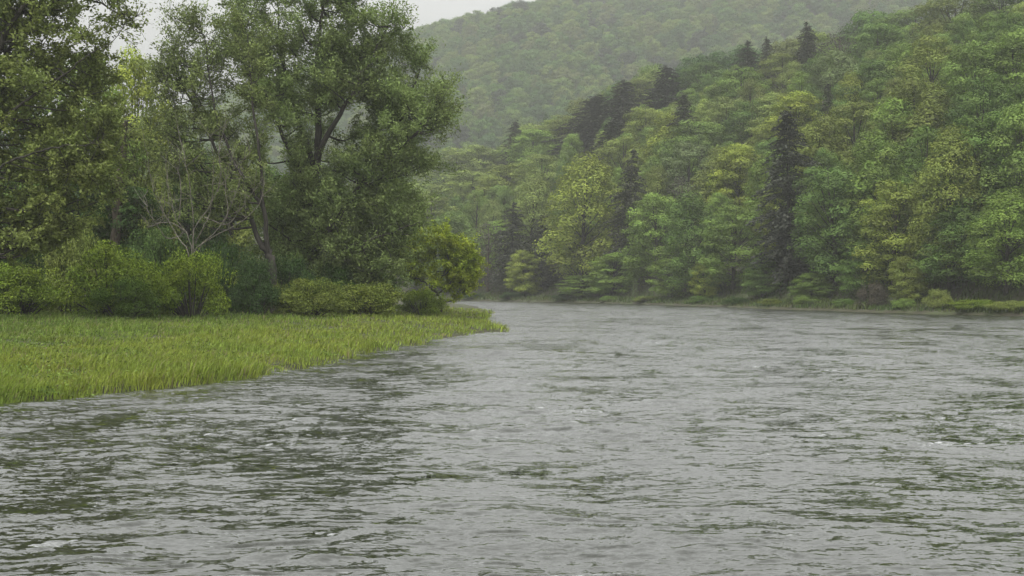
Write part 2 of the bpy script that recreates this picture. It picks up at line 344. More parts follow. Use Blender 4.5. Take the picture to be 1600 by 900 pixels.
# ------------------------------------------------------------------ tree prototypes (mesh data only)
def broadleaf(seed, H=20.0, R=4.6, lobes=40, per=640, leaf=0.275, t0=0.10, sharp=0.75, flat=0.62):
    rng = np.random.default_rng(seed); g = Geo()
    lean = rng.normal(0, 0.5, 2)
    tr = curve([(0, 0, -1.5), (lean[0] * 0.2, lean[1] * 0.2, H * 0.3), (lean[0], lean[1], H * 0.62), (lean[0] * 1.3, lean[1] * 1.3, H * 0.93)], 14)
    g.tube(tr, np.linspace(0.30, 0.04, len(tr)) * H / 20, 8)
    P, Nn, LR = [], [], []
    ph = rng.uniform(0, 6.28)
    for i in range(lobes):
        u = (i + rng.uniform(0, 1)) / lobes; ph += 2.39996 + rng.normal(0, 0.35)
        prof = R * math.sqrt(max(0.05, 1 - (abs(u - 0.45 * sharp) / (1.03 - 0.45 * sharp if u > 0.45 * sharp else 0.62 * sharp)) ** 2.4))
        z = H * (t0 + (1 - t0) * u * 0.92); rl = R * rng.uniform(0.28, 0.54) * (1.0 - 0.22 * u)
        rad = max(0.0, prof - rl * 0.6) * rng.uniform(0.72, 1.08)
        f = np.clip(z / H, 0, 1); c = np.array([lean[0] * f + rad * math.cos(ph), lean[1] * f + rad * math.sin(ph), z])
        b = tr[int(np.clip(f * 0.72, 0.1, 0.95) * (len(tr) - 1))]
        mid = (b + c) / 2 + np.array([0, 0, -0.25 * rl])
        g.tube(curve([b, mid, c], 5), np.linspace(0.09, 0.02, 5 if False else len(curve([b, mid, c], 5))) * H / 20, 4)
        n = int(per * (rl / (R * 0.40)) ** 2)
        d = rng.normal(size=(n * 2, 3)); d /= np.linalg.norm(d, axis=1)[:, None]
        d = d[(d[:, 2] > -0.25) | (rng.uniform(size=n * 2) < 0.25)][:n]
        rr = rl * (1 - 0.45 * rng.uniform(0, 1, len(d)) ** 2) * (1 + 0.25 * np.sin(d[:, 0] * 5 + i) * np.sin(d[:, 1] * 6 + 2 * i))
        P.append(c + d * rr[:, None] * np.array([1.05, 1.05, flat]))
        Nn.append(d * 0.9 + np.array([0, 0, 0.5]) + rng.normal(0, 0.28, d.shape)); LR.append(np.full(len(d), rng.uniform(0, 1)))
    V, q, r = cards(np.concatenate(P), np.concatenate(Nn), leaf, 0.7, rng)
    r = 0.68 * np.concatenate(LR) + 0.32 * r
    return g.mesh('trunk'), mesh_np('crown', V, q, rnd=r)

def conifer(seed, H=24.0, R=3.6, levels=44, droop=0.35, thin=1.0):
    rng = np.random.default_rng(seed); g = Geo()
    lean = rng.normal(0, 0.35, 2)
    tr = curve([(0, 0, -1.5), (lean[0] * .4, lean[1] * .4, H * 0.5), (lean[0], lean[1], H)], 12); g.tube(tr, np.linspace(0.28, 0.02, len(tr)), 7)
    P, Nn, Ax = [], [], []
    for i in range(levels):
        t_ = 0.06 + 0.94 * (i + rng.uniform(0, .8)) / levels; z = H * t_
        prof = R * min(1.0, (1.02 - t_) * 1.9) ** 0.85 * (0.75 + 0.25 * min(1, t_ * 4))
        for k in range(int(rng.integers(5, 8) * thin)):
            a = rng.uniform(0, 6.28); L = prof * rng.uniform(0.5, 1.2) + 0.25; zo = rng.normal(0, 0.4)
            n = max(3, int(L * 5.0)); s = np.linspace(0.12, 1, n)
            dirv = np.array([math.cos(a), math.sin(a), 0.0])
            pts = np.array([lean[0] * t_, lean[1] * t_, z + zo]) + s[:, None] * L * dirv + np.array([0, 0, 1.0]) * (0.12 * s - droop * s ** 2)[:, None] * L
            if i % 3 == 0 and k < 3: g.tube(pts[[0, n // 2, -1]], [0.05, 0.03, 0.01], 3)
            side = np.array([-dirv[1], dirv[0], 0])
            for rep in range(4):
                off = rng.normal(0, 0.2 * L, n)[:, None] * side * (1.1 - s)[:, None] + rng.normal(0, 0.1, (n, 3))
                P.append(pts + off); Nn.append(np.array([0, 0, 1.0]) + rng.normal(0, 0.45, (n, 3))); Ax.append(np.repeat((dirv + np.array([0, 0, -0.5]))[None], n, 0) + side * rng.normal(0, 0.6, n)[:, None])
    V, q, r = cards(np.concatenate(P), np.concatenate(Nn), 0.5, 0.42, rng, np.concatenate(Ax))
    return g.mesh('trunk'), mesh_np('crown', V, q, rnd=r)

def bush(seed, R=1.0, H=1.0, lobes=36, per=640, leaf=0.044, spiky=0.0, aspect=0.5):
    """shrub of unit radius and height, scaled when it is set out"""
    rng = np.random.default_rng(seed); g = Geo(); P, Nn, Ax = [], [], []
    for i in range(lobes):
        a = rng.uniform(0, 6.28); q_ = rng.uniform(0, 1) ** 0.6; z = H * rng.uniform(0.12, 0.9) * math.sqrt(max(0.05, 1 - (0.85 * q_) ** 2))
        c = np.array([R * 0.8 * q_ * math.cos(a), R * 0.8 * q_ * math.sin(a), z]); rl = rng.uniform(0.16, 0.32)
        st = curve([(0.15 * c[0], 0.15 * c[1], -0.15), (0.6 * c[0], 0.6 * c[1], 0.45 * z), c], 5); g.tube(st, np.linspace(0.018, 0.005, len(st)), 4)
        d = rng.normal(size=(per, 3)); d /= np.linalg.norm(d, axis=1)[:, None]; d = d[(d[:, 2] > -0.3) | (rng.uniform(size=len(d)) < 0.3)]
        P.append(c + d * (rl * (0.55 + 0.5 * rng.uniform(0, 1, len(d)) ** 0.7))[:, None] * np.array([1, 1, 0.8]))
        Nn.append(d * 0.6 + np.array([0, 0, 0.45]) + rng.normal(0, 0.4, d.shape)); Ax.append(d + np.array([0, 0, 0.8]))
    if spiky:
        n = int(spiky * 260); a = rng.uniform(0, 6.28, n); q_ = np.sqrt(rng.uniform(0, 1, n)) * 0.9
        for j in range(n):
            b = np.array([R * q_[j] * math.cos(a[j]), R * q_[j] * math.sin(a[j]), H * 0.75 * math.sqrt(1 - (0.9 * q_[j]) ** 2)])
            m = 7; s = np.linspace(0, 1, m)[:, None]; dr_ = np.array([0.25 * math.cos(a[j]), 0.25 * math.sin(a[j]), 1.0]) + rng.normal(0, 0.18, 3)
            P.append(b + s * dr_ * rng.uniform(0.16, 0.34)); Nn.append(rng.normal(0, 1, (m, 3))); Ax.append(np.repeat(dr_[None], m, 0))
    V, q, r = cards(np.concatenate(P), np.concatenate(Nn), leaf, aspect, rng, np.concatenate(Ax))
    V[:, 2] = np.maximum(V[:, 2], -0.02)
    return g.mesh('stems'), mesh_np('foliage', V, q, rnd=r)

PRO = {'B': [broadleaf(s, sharp=sh, flat=fl, lobes=lo) for s, sh, fl, lo in ((1, .75, .85, 38), (2, .9, .75, 32), (3, .65, .95, 42), (4, 1.05, .8, 36), (5, .8, .7, 44), (6, .7, .85, 30))],
       'C': [conifer(s, droop=d, R=r) for s, d, r in ((11, .4, 4.2), (12, .5, 4.6), (13, .3, 3.9))],
       'S': [bush(21), bush(22, lobes=40), bush(23, spiky=0.6), bush(24, lobes=30, spiky=0.4)]}
PRO['D'] = [broadleaf(8, lobes=44, per=120, leaf=0.3, flat=.8), broadleaf(9, lobes=40, per=110, leaf=0.32, flat=.9)]
for k, lst in PRO.items():
    for tr, cr in lst:
        tr.materials.append(M_bark_brown if k == 'D' else M_bark); cr.materials.append(M_needle if k == 'C' else M_leaf)
DIM = {'B': (20.0, 4.9), 'C': (24.0, 3.6), 'D': (20.0, 4.9), 'S': (1.0, 1.0)}
COL = {'mid': (0.155, 0.235, 0.05), 'pale': (0.205, 0.265, 0.07), 'lime': (0.235, 0.29, 0.05), 'deep': (0.105, 0.175, 0.04), 'olive': (0.18, 0.225, 0.052), 'gold': (0.195, 0.245, 0.05),
       'dark': (0.078, 0.086, 0.06), 'grey': (0.07, 0.065, 0.055), 'brown': (0.09, 0.08, 0.05), 'silver': (0.15, 0.2, 0.085), 'hollow_shade': (0.075, 0.13, 0.018), 'night': (0.045, 0.085, 0.02), 'shrub': (0.155, 0.225, 0.022), 'rust': (0.125, 0.16, 0.028)}
NAME = {'B': 'broadleaf_tree', 'C': 'conifer_tree', 'D': 'thin_leaved_tree', 'S': 'shrub'}
CAT = {'B': 'tree', 'C': 'conifer', 'D': 'tree', 'S': 'shrub'}
prng = random.Random(5)
spots = []
def plant(kind, x, y, h, r, col, label, group=None, lean=0.0, which=None, sink=0.0, name=None):
    z = float(zt(np.array([x]), np.array([y]))[0]) - sink
    root = empty(name or NAME[kind], (x, y, z)); H, R = DIM[kind]
    root.rotation_euler = (0, lean, 0) if lean else (0, 0, 0)
    tr, cr = PRO[kind][prng.randrange(len(PRO[kind])) if which is None else which]
    a = prng.uniform(0, 6.28); c = COL[col]; j = prng.uniform(0.9, 1.1)
    for nm, me in ((('stems', tr), ('foliage', cr)) if kind == 'S' else (('trunk', tr), ('crown', cr))):
        o = obj(nm, me, None, root); o.scale = (r / R, r / R, h / H); o.rotation_euler = (0, 0, a); o.color = (c[0] * j, c[1] * j, c[2], 1)
    tag(root, label, CAT[kind], group); spots.append((x, y))
    return root

# ------------------------------------------------------------------ the wooded slope across the river
SLOPE = 'trees on the slope across the river'
def by_top(px, pt, H):
    """walk up the slope along this bearing until a tree of height H reaches the height seen"""
    ys = np.arange(110, 420, 0.5); xs = (px - 800) / FPX * ys; zz = zt(xs, ys); d = sd_right(xs, ys)
    ok = d > 6; top = (zz + H - CAM_Z) / ys * FPX; top = np.where(ok & (d < 125), top, -1e9)
    hit = np.nonzero(top >= 450 - pt)[0]
    i = hit[0] if len(hit) else int(np.argmax(top))
    return xs[i], ys[i], (450 - pt) / FPX * ys[i] + CAM_Z - zz[i]
def by_shore(px, pt, back):
    ys = np.arange(100, 330, 0.25); xs = (px - 800) / FPX * ys; d = sd_right(xs, ys)
    i = np.nonzero(d > back)[0][0]; z = float(zt(xs[i:i + 1], ys[i:i + 1])[0])
    return xs[i], ys[i], (450 - pt) / FPX * ys[i] + CAM_Z - z
# px, top, half width px, kind, colour, back from shore (None: found from the height seen), label
TREES = [
 (640, 288, 52, 'B', 'pale', None, 'pale green tree half hidden behind the willow crown, left end of far slope'),
 (700, 226, 52, 'B', 'pale', None, 'pale round tree at the low left end of the slope crest'),
 (752, 224, 42, 'B', 'pale', None, 'pale tree on the crest between the low left end and small pointed conifer'),
 (803, 190, 22, 'C', 'dark', None, 'small pointed dark conifer standing alone at left end of the crest'),
 (838, 200, 38, 'B', 'mid', None, 'mid green tree on the crest just right of small pointed conifer'),
 (876, 176, 36, 'B', 'olive', None, 'olive tree on the crest directly left of the big dark conifer clump'),
 (924, 150, 46, 'C', 'dark', None, 'broad dark conifer, left one of the big clump on the crest'),
 (972, 126, 36, 'C', 'dark', None, 'dark conifer with narrow tip, right one of the big crest clump'),
 (952, 185, 34, 'C', 'dark', None, 'dark conifer lower in the big clump, above the bright pale waterside tree'),
 (998, 118, 34, 'B', 'olive', None, 'yellowish olive tree behind the tips of the dark conifer clump'),
 (1040, 103, 34, 'C', 'dark', None, 'wide blunt dark conifer on the crest right of the big clump'),
 (1102, 94, 40, 'B', 'deep', None, 'deep green round tree on crest between two dark conifer groups'),
 (1072, 148, 26, 'C', 'dark', None, 'short dark conifer below the deep green round crest tree'),
 (1168, 68, 26, 'C', 'dark', None, 'dark conifer with wide base, left of a close pair on the crest'),
 (1197, 59, 16, 'C', 'dark', None, 'slim dark conifer, right of a close pair on the crest'),
 (1155, 103, 40, 'B', 'mid', None, 'mid green tree just below the close pair of crest conifers'),
 (1222, 78, 34, 'B', 'olive', None, 'olive green tree on the crest right of the slim dark conifer'),
 (1263, 38, 24, 'C', 'dark', None, 'tall dark conifer at the crest beside the grey brown thin tree'),
 (1312, 45, 42, 'D', 'grey', None, 'grey brown thin leaved tree on the crest right of the tall conifer'),
 (1378, 34, 44, 'B', 'deep', None, 'deep green tree on the upper slope right of the grey brown tree'),
 (1432, 6, 48, 'B', 'mid', None, 'mid green tree where the near crest leaves the top of picture'),
 (1495, -22, 52, 'B', 'olive', None, 'olive tree cut by top edge, left of the topmost right corner tree'),
 (1565, -30, 54, 'B', 'mid', None, 'mid green tree in the top right corner of picture'),
 (1012, 162, 34, 'B', 'olive', None, 'olive tree below the wide blunt conifer on the crest'),
 (1050, 172, 36, 'B', 'lime', None, 'lime green tree below the short dark conifer'),
 (1096, 182, 48, 'B', 'mid', None, 'fresh green broad tree in mid slope below the short dark conifer'),
 (1132, 146, 34, 'B', 'pale', None, 'pale tree on the upper slope under the deep green crest tree'),
 (1172, 150, 36, 'B', 'deep', None, 'deep green tree in upper slope under the close conifer pair'),
 (1206, 142, 38, 'B', 'pale', None, 'pale yellowish tree left of the lime tree above the tall dark conifer'),
 (1250, 136, 40, 'B', 'lime', None, 'lime yellow tree directly above the tall dark waterside conifer'),
 (1290, 80, 38, 'B', 'silver', None, 'pale layered tree below the grey brown crest tree'),
 (1296, 130, 16, 'C', 'dark', None, 'narrow dark conifer between the lime tree and brightest small tree'),
 (1324, 114, 24, 'B', 'lime', None, 'brightest small yellow green tree high on the right slope'),
 (1362, 92, 44, 'B', 'deep', None, 'deep green tree right above the brightest small tree'),
 (1412, 62, 44, 'B', 'mid', None, 'mid green tree in the upper right slope left of an olive one'),
 (1464, 50, 46, 'B', 'olive', None, 'olive tree in the upper right slope'),
 (1524, 58, 46, 'B', 'mid', None, 'mid green tree in upper right slope right of the olive one'),
 (1584, 40, 48, 'B', 'mid', None, 'mid green tree at right picture edge, second from the top'),
 (1338, 150, 46, 'B', 'olive', None, 'olive tree just below the brightest small tree'),
 (1446, 114, 48, 'B', 'olive', None, 'wide yellowish olive tree in the middle of right slope'),
 (1396, 150, 46, 'B', 'mid', None, 'mid green tree left of and below the wide yellowish olive tree'),
 (1532, 108, 44, 'B', 'deep', None, 'dark green tree in right slope above the bright waterside giant'),
 (1590, 120, 44, 'B', 'deep', None, 'dark green tree at right picture edge, third from the top'),
 (742, 262, 44, 'B', 'pale', None, 'pale tree below the low left crest, second rank'),
 (672, 300, 44, 'B', 'olive', None, 'hazy olive tree right of the willow, second rank on far slope'),
 (792, 252, 40, 'B', 'olive', None, 'olive tree below the small pointed conifer, second rank'),
 (846, 236, 36, 'B', 'pale', None, 'pale tree left of the bright waterside tree, second rank'),
 (974, 206, 34, 'B', 'olive', None, 'olive topped tree above the dark column shaped conifer'),
 (1035, 215, 34, 'B', 'mid', None, 'mid green tree left of the silvery pale tree in mid slope'),
 (1074, 216, 36, 'B', 'silver', None, 'silvery pale tree in the middle of slope'),
 (1066, 268, 30, 'D', 'grey', None, 'grey thin leaved tree below the silvery pale one'),
 (1116, 232, 38, 'B', 'olive', None, 'olive tree right of the silvery pale tree'),
 (1158, 218, 38, 'B', 'lime', None, 'lime tree in mid slope left of the tall dark waterside conifer'),
 (1192, 236, 34, 'B', 'mid', None, 'mid green tree touching left side of the tall dark waterside conifer'),
 (1300, 182, 42, 'B', 'olive', None, 'yellowish tree right of the tall dark waterside conifer top'),
 (1372, 205, 48, 'B', 'mid', None, 'mid green tree above the round golden olive tree'),
 (1484, 200, 44, 'B', 'gold', None, 'golden olive tall tree behind and right of the round golden one'),
 (1436, 190, 38, 'B', 'deep', None, 'deep green tree left of the golden olive tall tree'),
 (1094, 300, 40, 'B', 'deep', None, 'deep green tree in lower slope left of the bright waterside mid tree'),
 # waterside rank, left to right
 (672, 372, 40, 'B', 'mid', 9, 'green tree just behind the small lime tree on the opposite bank'),
 (722, 330, 38, 'B', 'mid', 9, 'hazy green tree at left end of the waterside row'),
 (762, 345, 34, 'D', 'grey', 8, 'grey green dark tree at waterside, left of the shadowed conifers'),
 (800, 318, 30, 'C', 'dark', 9, 'dark shadowed conifer at waterside, left of a pair'),
 (846, 335, 26, 'C', 'dark', 9, 'dark shadowed conifer at waterside, right of a pair'),
 (828, 270, 32, 'B', 'pale', 18, 'pale loose tree behind the pair of shadowed waterside conifers'),
 (820, 388, 22, 'B', 'lime', 5, 'small yellow green tree before the pair of shadowed conifers'),
 (908, 242, 50, 'B', 'lime', 9, 'tall bright pale green tree at waterside below the conifer clump'),
 (978, 236, 28, 'C', 'dark', 11, 'dark column shaped conifer right of the tall bright pale tree'),
 (1026, 295, 42, 'B', 'mid', 9, 'fresh green waterside tree right of the dark column conifer'),
 (958, 392, 32, 'B', 'mid', 6, 'low green tree at foot of the dark column conifer'),
 (1070, 372, 34, 'D', 'grey', 7, 'grey dim tree at waterside right of the fresh green one'),
 (1050, 402, 28, 'B', 'mid', 5, 'small green tree with outstretched low boughs near the thin sapling'),
 (1146, 315, 46, 'B', 'mid', 8, 'bright green full tree at waterside left of the tall dark conifer'),
 (1102, 405, 20, 'B', 'lime', 5, 'small lime tree at waterside under the bright green full tree'),
 (1236, 172, 42, 'C', 'dark', 9, 'tallest dark conifer at waterside, trunk to river, leaning slightly'),
 (1308, 248, 52, 'B', 'deep', 9, 'big deep green waterside tree right of the tallest dark conifer'),
 (1396, 274, 48, 'B', 'gold', 8, 'round golden olive tree low on right slope near the water'),
 (1450, 268, 42, 'B', 'olive', 12, 'olive tree tucked behind right side of the round golden tree'),
 (1528, 166, 54, 'B', 'deep', 13, 'giant deep green tree at waterside near right edge'),
 (1592, 158, 48, 'B', 'mid', 13, 'tall green tree cut by the right picture edge'),
 (1482, 322, 46, 'B', 'deep', 8, 'dark green tree at waterside between golden tree and right edge giant'),
 (1572, 296, 46, 'B', 'mid', 7, 'bright mid green tree at waterside in right picture edge'),
 (1350, 372, 38, 'B', 'deep', 7, 'low deep green tree in front of the golden tree foot, left side'),
 (1268, 425, 26, 'B', 'mid', 5, 'low bright green tree at water, right foot of the tallest conifer'),
 (1424, 400, 24, 'B', 'gold', 5, 'small golden olive tree by the water under the round golden tree'),
 (1190, 400, 26, 'B', 'deep', 6, 'small dark green tree at left foot of the tallest conifer'),
 (910, 428, 34, 'B', 'mid', 5, 'low spreading green tree at water under the tall bright pale tree'),
]
for px, pt, hw, kd, co, back, lab in TREES:
    H0 = {'B': 19, 'C': 22, 'D': 18}[kd]
    x, y, h = by_top(px, pt, H0) if back is None else by_shore(px, pt, back)
    plant(kd, x, y, max(h, 4.0), hw * (1.34 if kd == 'B' else 1.2) * y / FPX, col=co, label=lab, group=SLOPE, lean=-0.05 if 'tallest dark' in lab else 0.0)
# trees packed between them
UNSEEN = {72, 65, 123, 1, 81, 46, 38, 96, 7, 23, 119, 45, 19, 34, 2, 11, 21, 25, 28, 37, 53, 54, 57, 58, 60, 66, 68, 82, 83, 84, 97, 98, 103, 104, 109, 121, 126, 128, 130}      # numbers of stands wholly hidden behind their neighbours
frng = random.Random(77); made = 0
HANDLE = []
for px, pt, hw, kd, co, back, lab in TREES:
    h = lab.split(',')[0]
    if len(h.split()) > 11: continue
    HANDLE.append((px, pt + hw, h))
for px, py, h in list(HANDLE):
    if sum(1 for o in HANDLE if o[2] == h) > 1: HANDLE = [o for o in HANDLE if o[2] != h]
used = set()
WORD = {'mid': 'green', 'deep': 'deep green', 'olive': 'olive', 'pale': 'pale'}
def name_it(px, py, co):
    for hx, hy, h in sorted(HANDLE, key=lambda o: (o[0] - px) ** 2 + (o[1] - py) ** 2)[:9]:
        rel = ('left of' if px < hx else 'right of') if abs(px - hx) > abs(py - hy) else ('above' if py < hy else 'below')
        lab = 'small %s tree %s the %s' % (WORD[co], rel, h)
        if lab not in used and len(lab.split()) <= 16: used.add(lab); return lab
    return None
for tries in range(6000):
    y = frng.uniform(118, 345); px = frng.uniform(610, 1640); x = (px - 800) / FPX * y
    d = float(sd_right(np.array([x]), np.array([y]))[0])
    if not 10 < d < 112: continue
    if min((x - a) ** 2 + (y - b) ** 2 for a, b in spots) < 42: continue
    h = frng.uniform(13, 17.5); zz = float(zt(np.array([x]), np.array([y]))[0])
    pt = 450 - (zz + h - CAM_Z) / y * FPX
    lim = float(np.interp(px, [640, 700, 760, 830, 930, 1040, 1170, 1260, 1440, 1600], [300, 240, 232, 215, 165, 120, 80, 60, 10, -60]))
    if pt < lim + 12 or pt < -140: continue
    co = frng.choice(['mid', 'mid', 'deep', 'olive', 'pale', 'mid']); r = frng.uniform(3.3, 4.6); made += 1
    spots.append((x, y))
    if made in UNSEEN: continue
    lab = name_it(px, pt + 40, co)
    if lab: plant('B', x, y, h, r, co, lab, 'understorey trees of the far slope')['fill'] = made
    if made >= 130: break

# low growth along the far bank
BANK = [(952, 462, 16, 1.0, 'mid'), (1010, 464, 24, .8, 'olive'), (1092, 462, 20, 1.0, 'deep'), (1150, 466, 26, .9, 'night'), (1204, 470, 22, .8, 'rust'), (1262, 462, 24, 1.2, 'mid'), (1318, 466, 22, 1.0, 'deep'),
        (1362, 440, 28, 1.2, 'brown'), (1412, 466, 22, 1.0, 'mid'), (1466, 450, 26, 1.1, 'olive'), (1520, 467, 48, 1.1, 'shrub'), (1584, 469, 46, 1.1, 'olive'), (880, 458, 20, 1.0, 'night'), (800, 456, 24, 1.0, 'night'), (740, 458, 22, 1.0, 'night')]
BL = ['small green shrub on far bank left of the grassy strip', 'low olive shrub on the grassy strip of far bank', 'deep green shrub at right end of the thin grassy strip', 'very dark shrub on far bank left of the tallest conifer',
      'rusty low shrub at left foot of the tallest conifer', 'green shrub on far bank right of the tallest conifer', 'deep green shrub below the big deep green waterside tree', 'brown dead looking brush under the round golden tree',
      'mid green shrub on far bank under the small golden tree', 'olive upright shrub on far bank right of the brown brush', 'yellow green wide shrub on far bank near the right edge', 'olive shrub on far bank at the right picture edge',
      'dark shrub at waterline below the tall bright pale tree', 'dark shrub at waterline below the pair of shadowed conifers', 'dark shrub at left end of the far waterline']
for (px, pt, hw, bk, co), lab in zip(BANK, BL):
    x, y, h = by_shore(px, pt, 2.2 * bk); plant('S', x, y, max(h, 1.0), hw * y / FPX, co, lab, 'shrubs along the far bank')
# thin sapling
x, y, h = by_shore(992, 434, 2.0); plant('D', x, y, h, 0.75, 'silver', 'thin pale sapling standing alone on far bank grass', None, name='sapling')

# ------------------------------------------------------------------ far hill wood: one mass in the mist
hr = np.random.default_rng(90)
protos = []
for s in range(5):
    _, cr = broadleaf(300 + s, H=17, R=6.8, lobes=22, per=380, leaf=0.6, t0=0.25, sharp=0.8, flat=0.7) if s < 4 else conifer(300, H=17, R=3.2, levels=20, thin=0.7)
    cr.materials.append(M_far); o = bpy.data.objects.new('far_crown', cr); protos.append(o)
pcol = bpy.data.collections.new('far_crowns')
for o in protos: pcol.objects.link(o)
pts = []
yy = 330.0
while yy < 1110:
    x0, x1 = -0.35 * yy, 0.56 * yy; xx = x0
    while xx < x1: pts.append((xx + hr.normal(0, 2.0), yy + hr.normal(0, 2.0))); xx += 10.5
    yy += 10.5
pts = np.array(pts); dd = sd_right(pts[:, 0], pts[:, 1]); z_ = zt(pts[:, 0], pts[:, 1])
top = 450 - (z_ + 15 - CAM_Z) / pts[:, 1] * FPX
keep = (dd > 118) & (top > -60) & (np.abs(pts[:, 0]) < 460); pts = pts[keep]; z_ = z_[keep]
me = mesh_np('distant_forest', np.column_stack([pts, z_ - 0.6]))
dist = obj('distant_forest', me); tag(dist, 'misty wooded hill rising behind the near slope', 'forest', kind='stuff')
ng = bpy.data.node_groups.new('scatter_crowns', 'GeometryNodeTree')
ng.interface.new_socket('Geometry', in_out='INPUT', socket_type='NodeSocketGeometry'); ng.interface.new_socket('Geometry', in_out='OUTPUT', socket_type='NodeSocketGeometry')
gi = N(ng, 'NodeGroupInput'); go = N(ng, 'NodeGroupOutput'); ci = N(ng, 'GeometryNodeCollectionInfo'); ci.inputs['Collection'].default_value = pcol; ci.inputs['Separate Children'].default_value = True; ci.inputs['Reset Children'].default_value = True
ip = N(ng, 'GeometryNodeInstanceOnPoints'); ip.inputs['Pick Instance'].default_value = True
rs = N(ng, 'FunctionNodeRandomValue', data_type='FLOAT'); rs.inputs[2].default_value = 0.75; rs.inputs[3].default_value = 1.3
rr_ = N(ng, 'FunctionNodeRandomValue', data_type='FLOAT_VECTOR'); rr_.inputs[0].default_value = (0, 0, 0); rr_.inputs[1].default_value = (0.08, 0.08, 6.28)
ng.links.new(gi.outputs[0], ip.inputs['Points']); ng.links.new(ci.outputs[0], ip.inputs['Instance']); ng.links.new(rs.outputs[1], ip.inputs['Scale']); ng.links.new(rr_.outputs[0], ip.inputs['Rotation'])
ng.links.new(ip.outputs[0], go.inputs[0])
dist.modifiers.new('scatter', 'NODES').node_group = ng

# ------------------------------------------------------------------ left bank: grown trees with limbs set out one by one
def inside(poly, x, y):
    c = False; n = len(poly)
    for i in range(n):
        (ax, ay), (bx, by) = poly[i], poly[(i + 1) % n]
        if (ay > y) != (by > y) and x < (bx - ax) * (y - ay) / (by - ay) + ax: c = not c
    return c
def grown_tree(name, label, cat, Y, base, stems, regions, leaf, aspect, colour, seed, depth, bark=M_bark, upright=0.4, group=None, lobe_r=(24, 40), twig_r=0.012, sink=0.3):
    """stems: photo-plane polylines (px, py, depth offset, radius at foot, radius at tip); regions: (outline, lobes, leaves per lobe)"""
    rng = np.random.default_rng(seed); pr = random.Random(seed)
    bx = PX(base[0], base[1], Y); bz = float(zt(np.array([bx[0]]), np.array([Y]))[0]) - sink
    root = empty(name, (bx[0], Y, bz)); org = np.array([bx[0], Y, bz]); sk = []
    for i, (pl, r0, r1) in enumerate(stems):
        P = np.array([PX(a, b, Y) + np.array([0, d, 0]) for a, b, d in pl])
        if i == 0: P[0, 2] = bz - 0.2
        c = curve(P, 16, 0.05, rng) - org; g = Geo(); rad = np.linspace(r0, r1, len(c)); g.tube(c, rad, 9)
        obj('trunk' if i == 0 else 'limb', g.mesh('trunk' if i == 0 else 'limb'), bark, root)
        sk += [(p, r) for p, r in zip(c, rad)]
    sp = np.array([p for p, _ in sk]); sr = np.array([r for _, r in sk]); g = Geo(); PP, NN, AX, LR = [], [], [], []
    for poly, cnt, per in regions:
        xs = [p[0] for p in poly]; ys = [p[1] for p in poly]; k = 0
        cx, cyy = sum(xs) / len(xs), sum(ys) / len(ys); hwid = (max(xs) - min(xs)) / 2
        while k < cnt:
            x, y = pr.uniform(min(xs), max(xs)), pr.uniform(min(ys), max(ys))
            if not inside(poly, x, y): continue
            k += 1
            e = math.sqrt(max(0.08, 1 - ((x - cx) / (hwid * 1.05)) ** 2)); c = PX(x, y, Y) + np.array([0, pr.uniform(-0.75, 1) * depth * e, 0]) - org
            rl = pr.uniform(*lobe_r) / FPX * Y
            dist_ = np.linalg.norm(sp - c, axis=1) + np.where(sp[:, 2] > c[2] - 0.2, 3.0, 0.0); j = int(np.argmin(dist_)); b = sp[j]
            mid = b * 0.45 + c * 0.55 + np.array([rng.normal(0, .3), rng.normal(0, .3), -0.12 * np.linalg.norm(c - b)])
            br = curve([b, mid, c], 7); g.tube(br, np.linspace(min(0.10, sr[j] * 0.6), 0.02, len(br)), 5); lt = rng.uniform(0, 1)
            nt_ = 7
            for q in range(nt_):
                d = rng.normal(size=3) * np.array([1, 1, 0.8]) + np.array([0, 0, upright]) + 0.5 * (c - b) / (np.linalg.norm(c - b) + .1); d /= np.linalg.norm(d)
                s0 = br[int(rng.integers(len(br) // 2, len(br)))]; L = rl * rng.uniform(0.8, 1.5)
                tw = curve([s0, s0 + d * L * 0.55 + rng.normal(0, .08, 3), s0 + d * L + np.array([0, 0, -0.12 * L])], 6); g.tube(tw, np.linspace(twig_r * 1.6, twig_r * 0.6, len(tw)), 3)
                n = per // nt_; ii = rng.uniform(0.1, 1, n) * (len(tw) - 1); i0 = np.minimum(ii.astype(int), len(tw) - 2); f = (ii - i0)[:, None]
                p = tw[i0] * (1 - f) + tw[i0 + 1] * f + rng.normal(0, rl * 0.12, (n, 3))
                PP.append(p); NN.append(rng.normal(0, 0.65, (n, 3)) + np.array([0, 0, 0.55])); AX.append(np.repeat(d[None], n, 0) + rng.normal(0, .5, (n, 3))); LR.append(np.full(n, lt))
    obj('branches', g.mesh('branches'), bark, root)
    V, q, r = cards(np.concatenate(PP), np.concatenate(NN), leaf, aspect, rng, np.concatenate(AX)); r = 0.5 * r + 0.5 * np.concatenate(LR)
    o = obj('crown', mesh_np('crown', V, q, rnd=r), M_leaf, root); o.color = (*colour, 1)
    tag(root, label, cat, group); return root

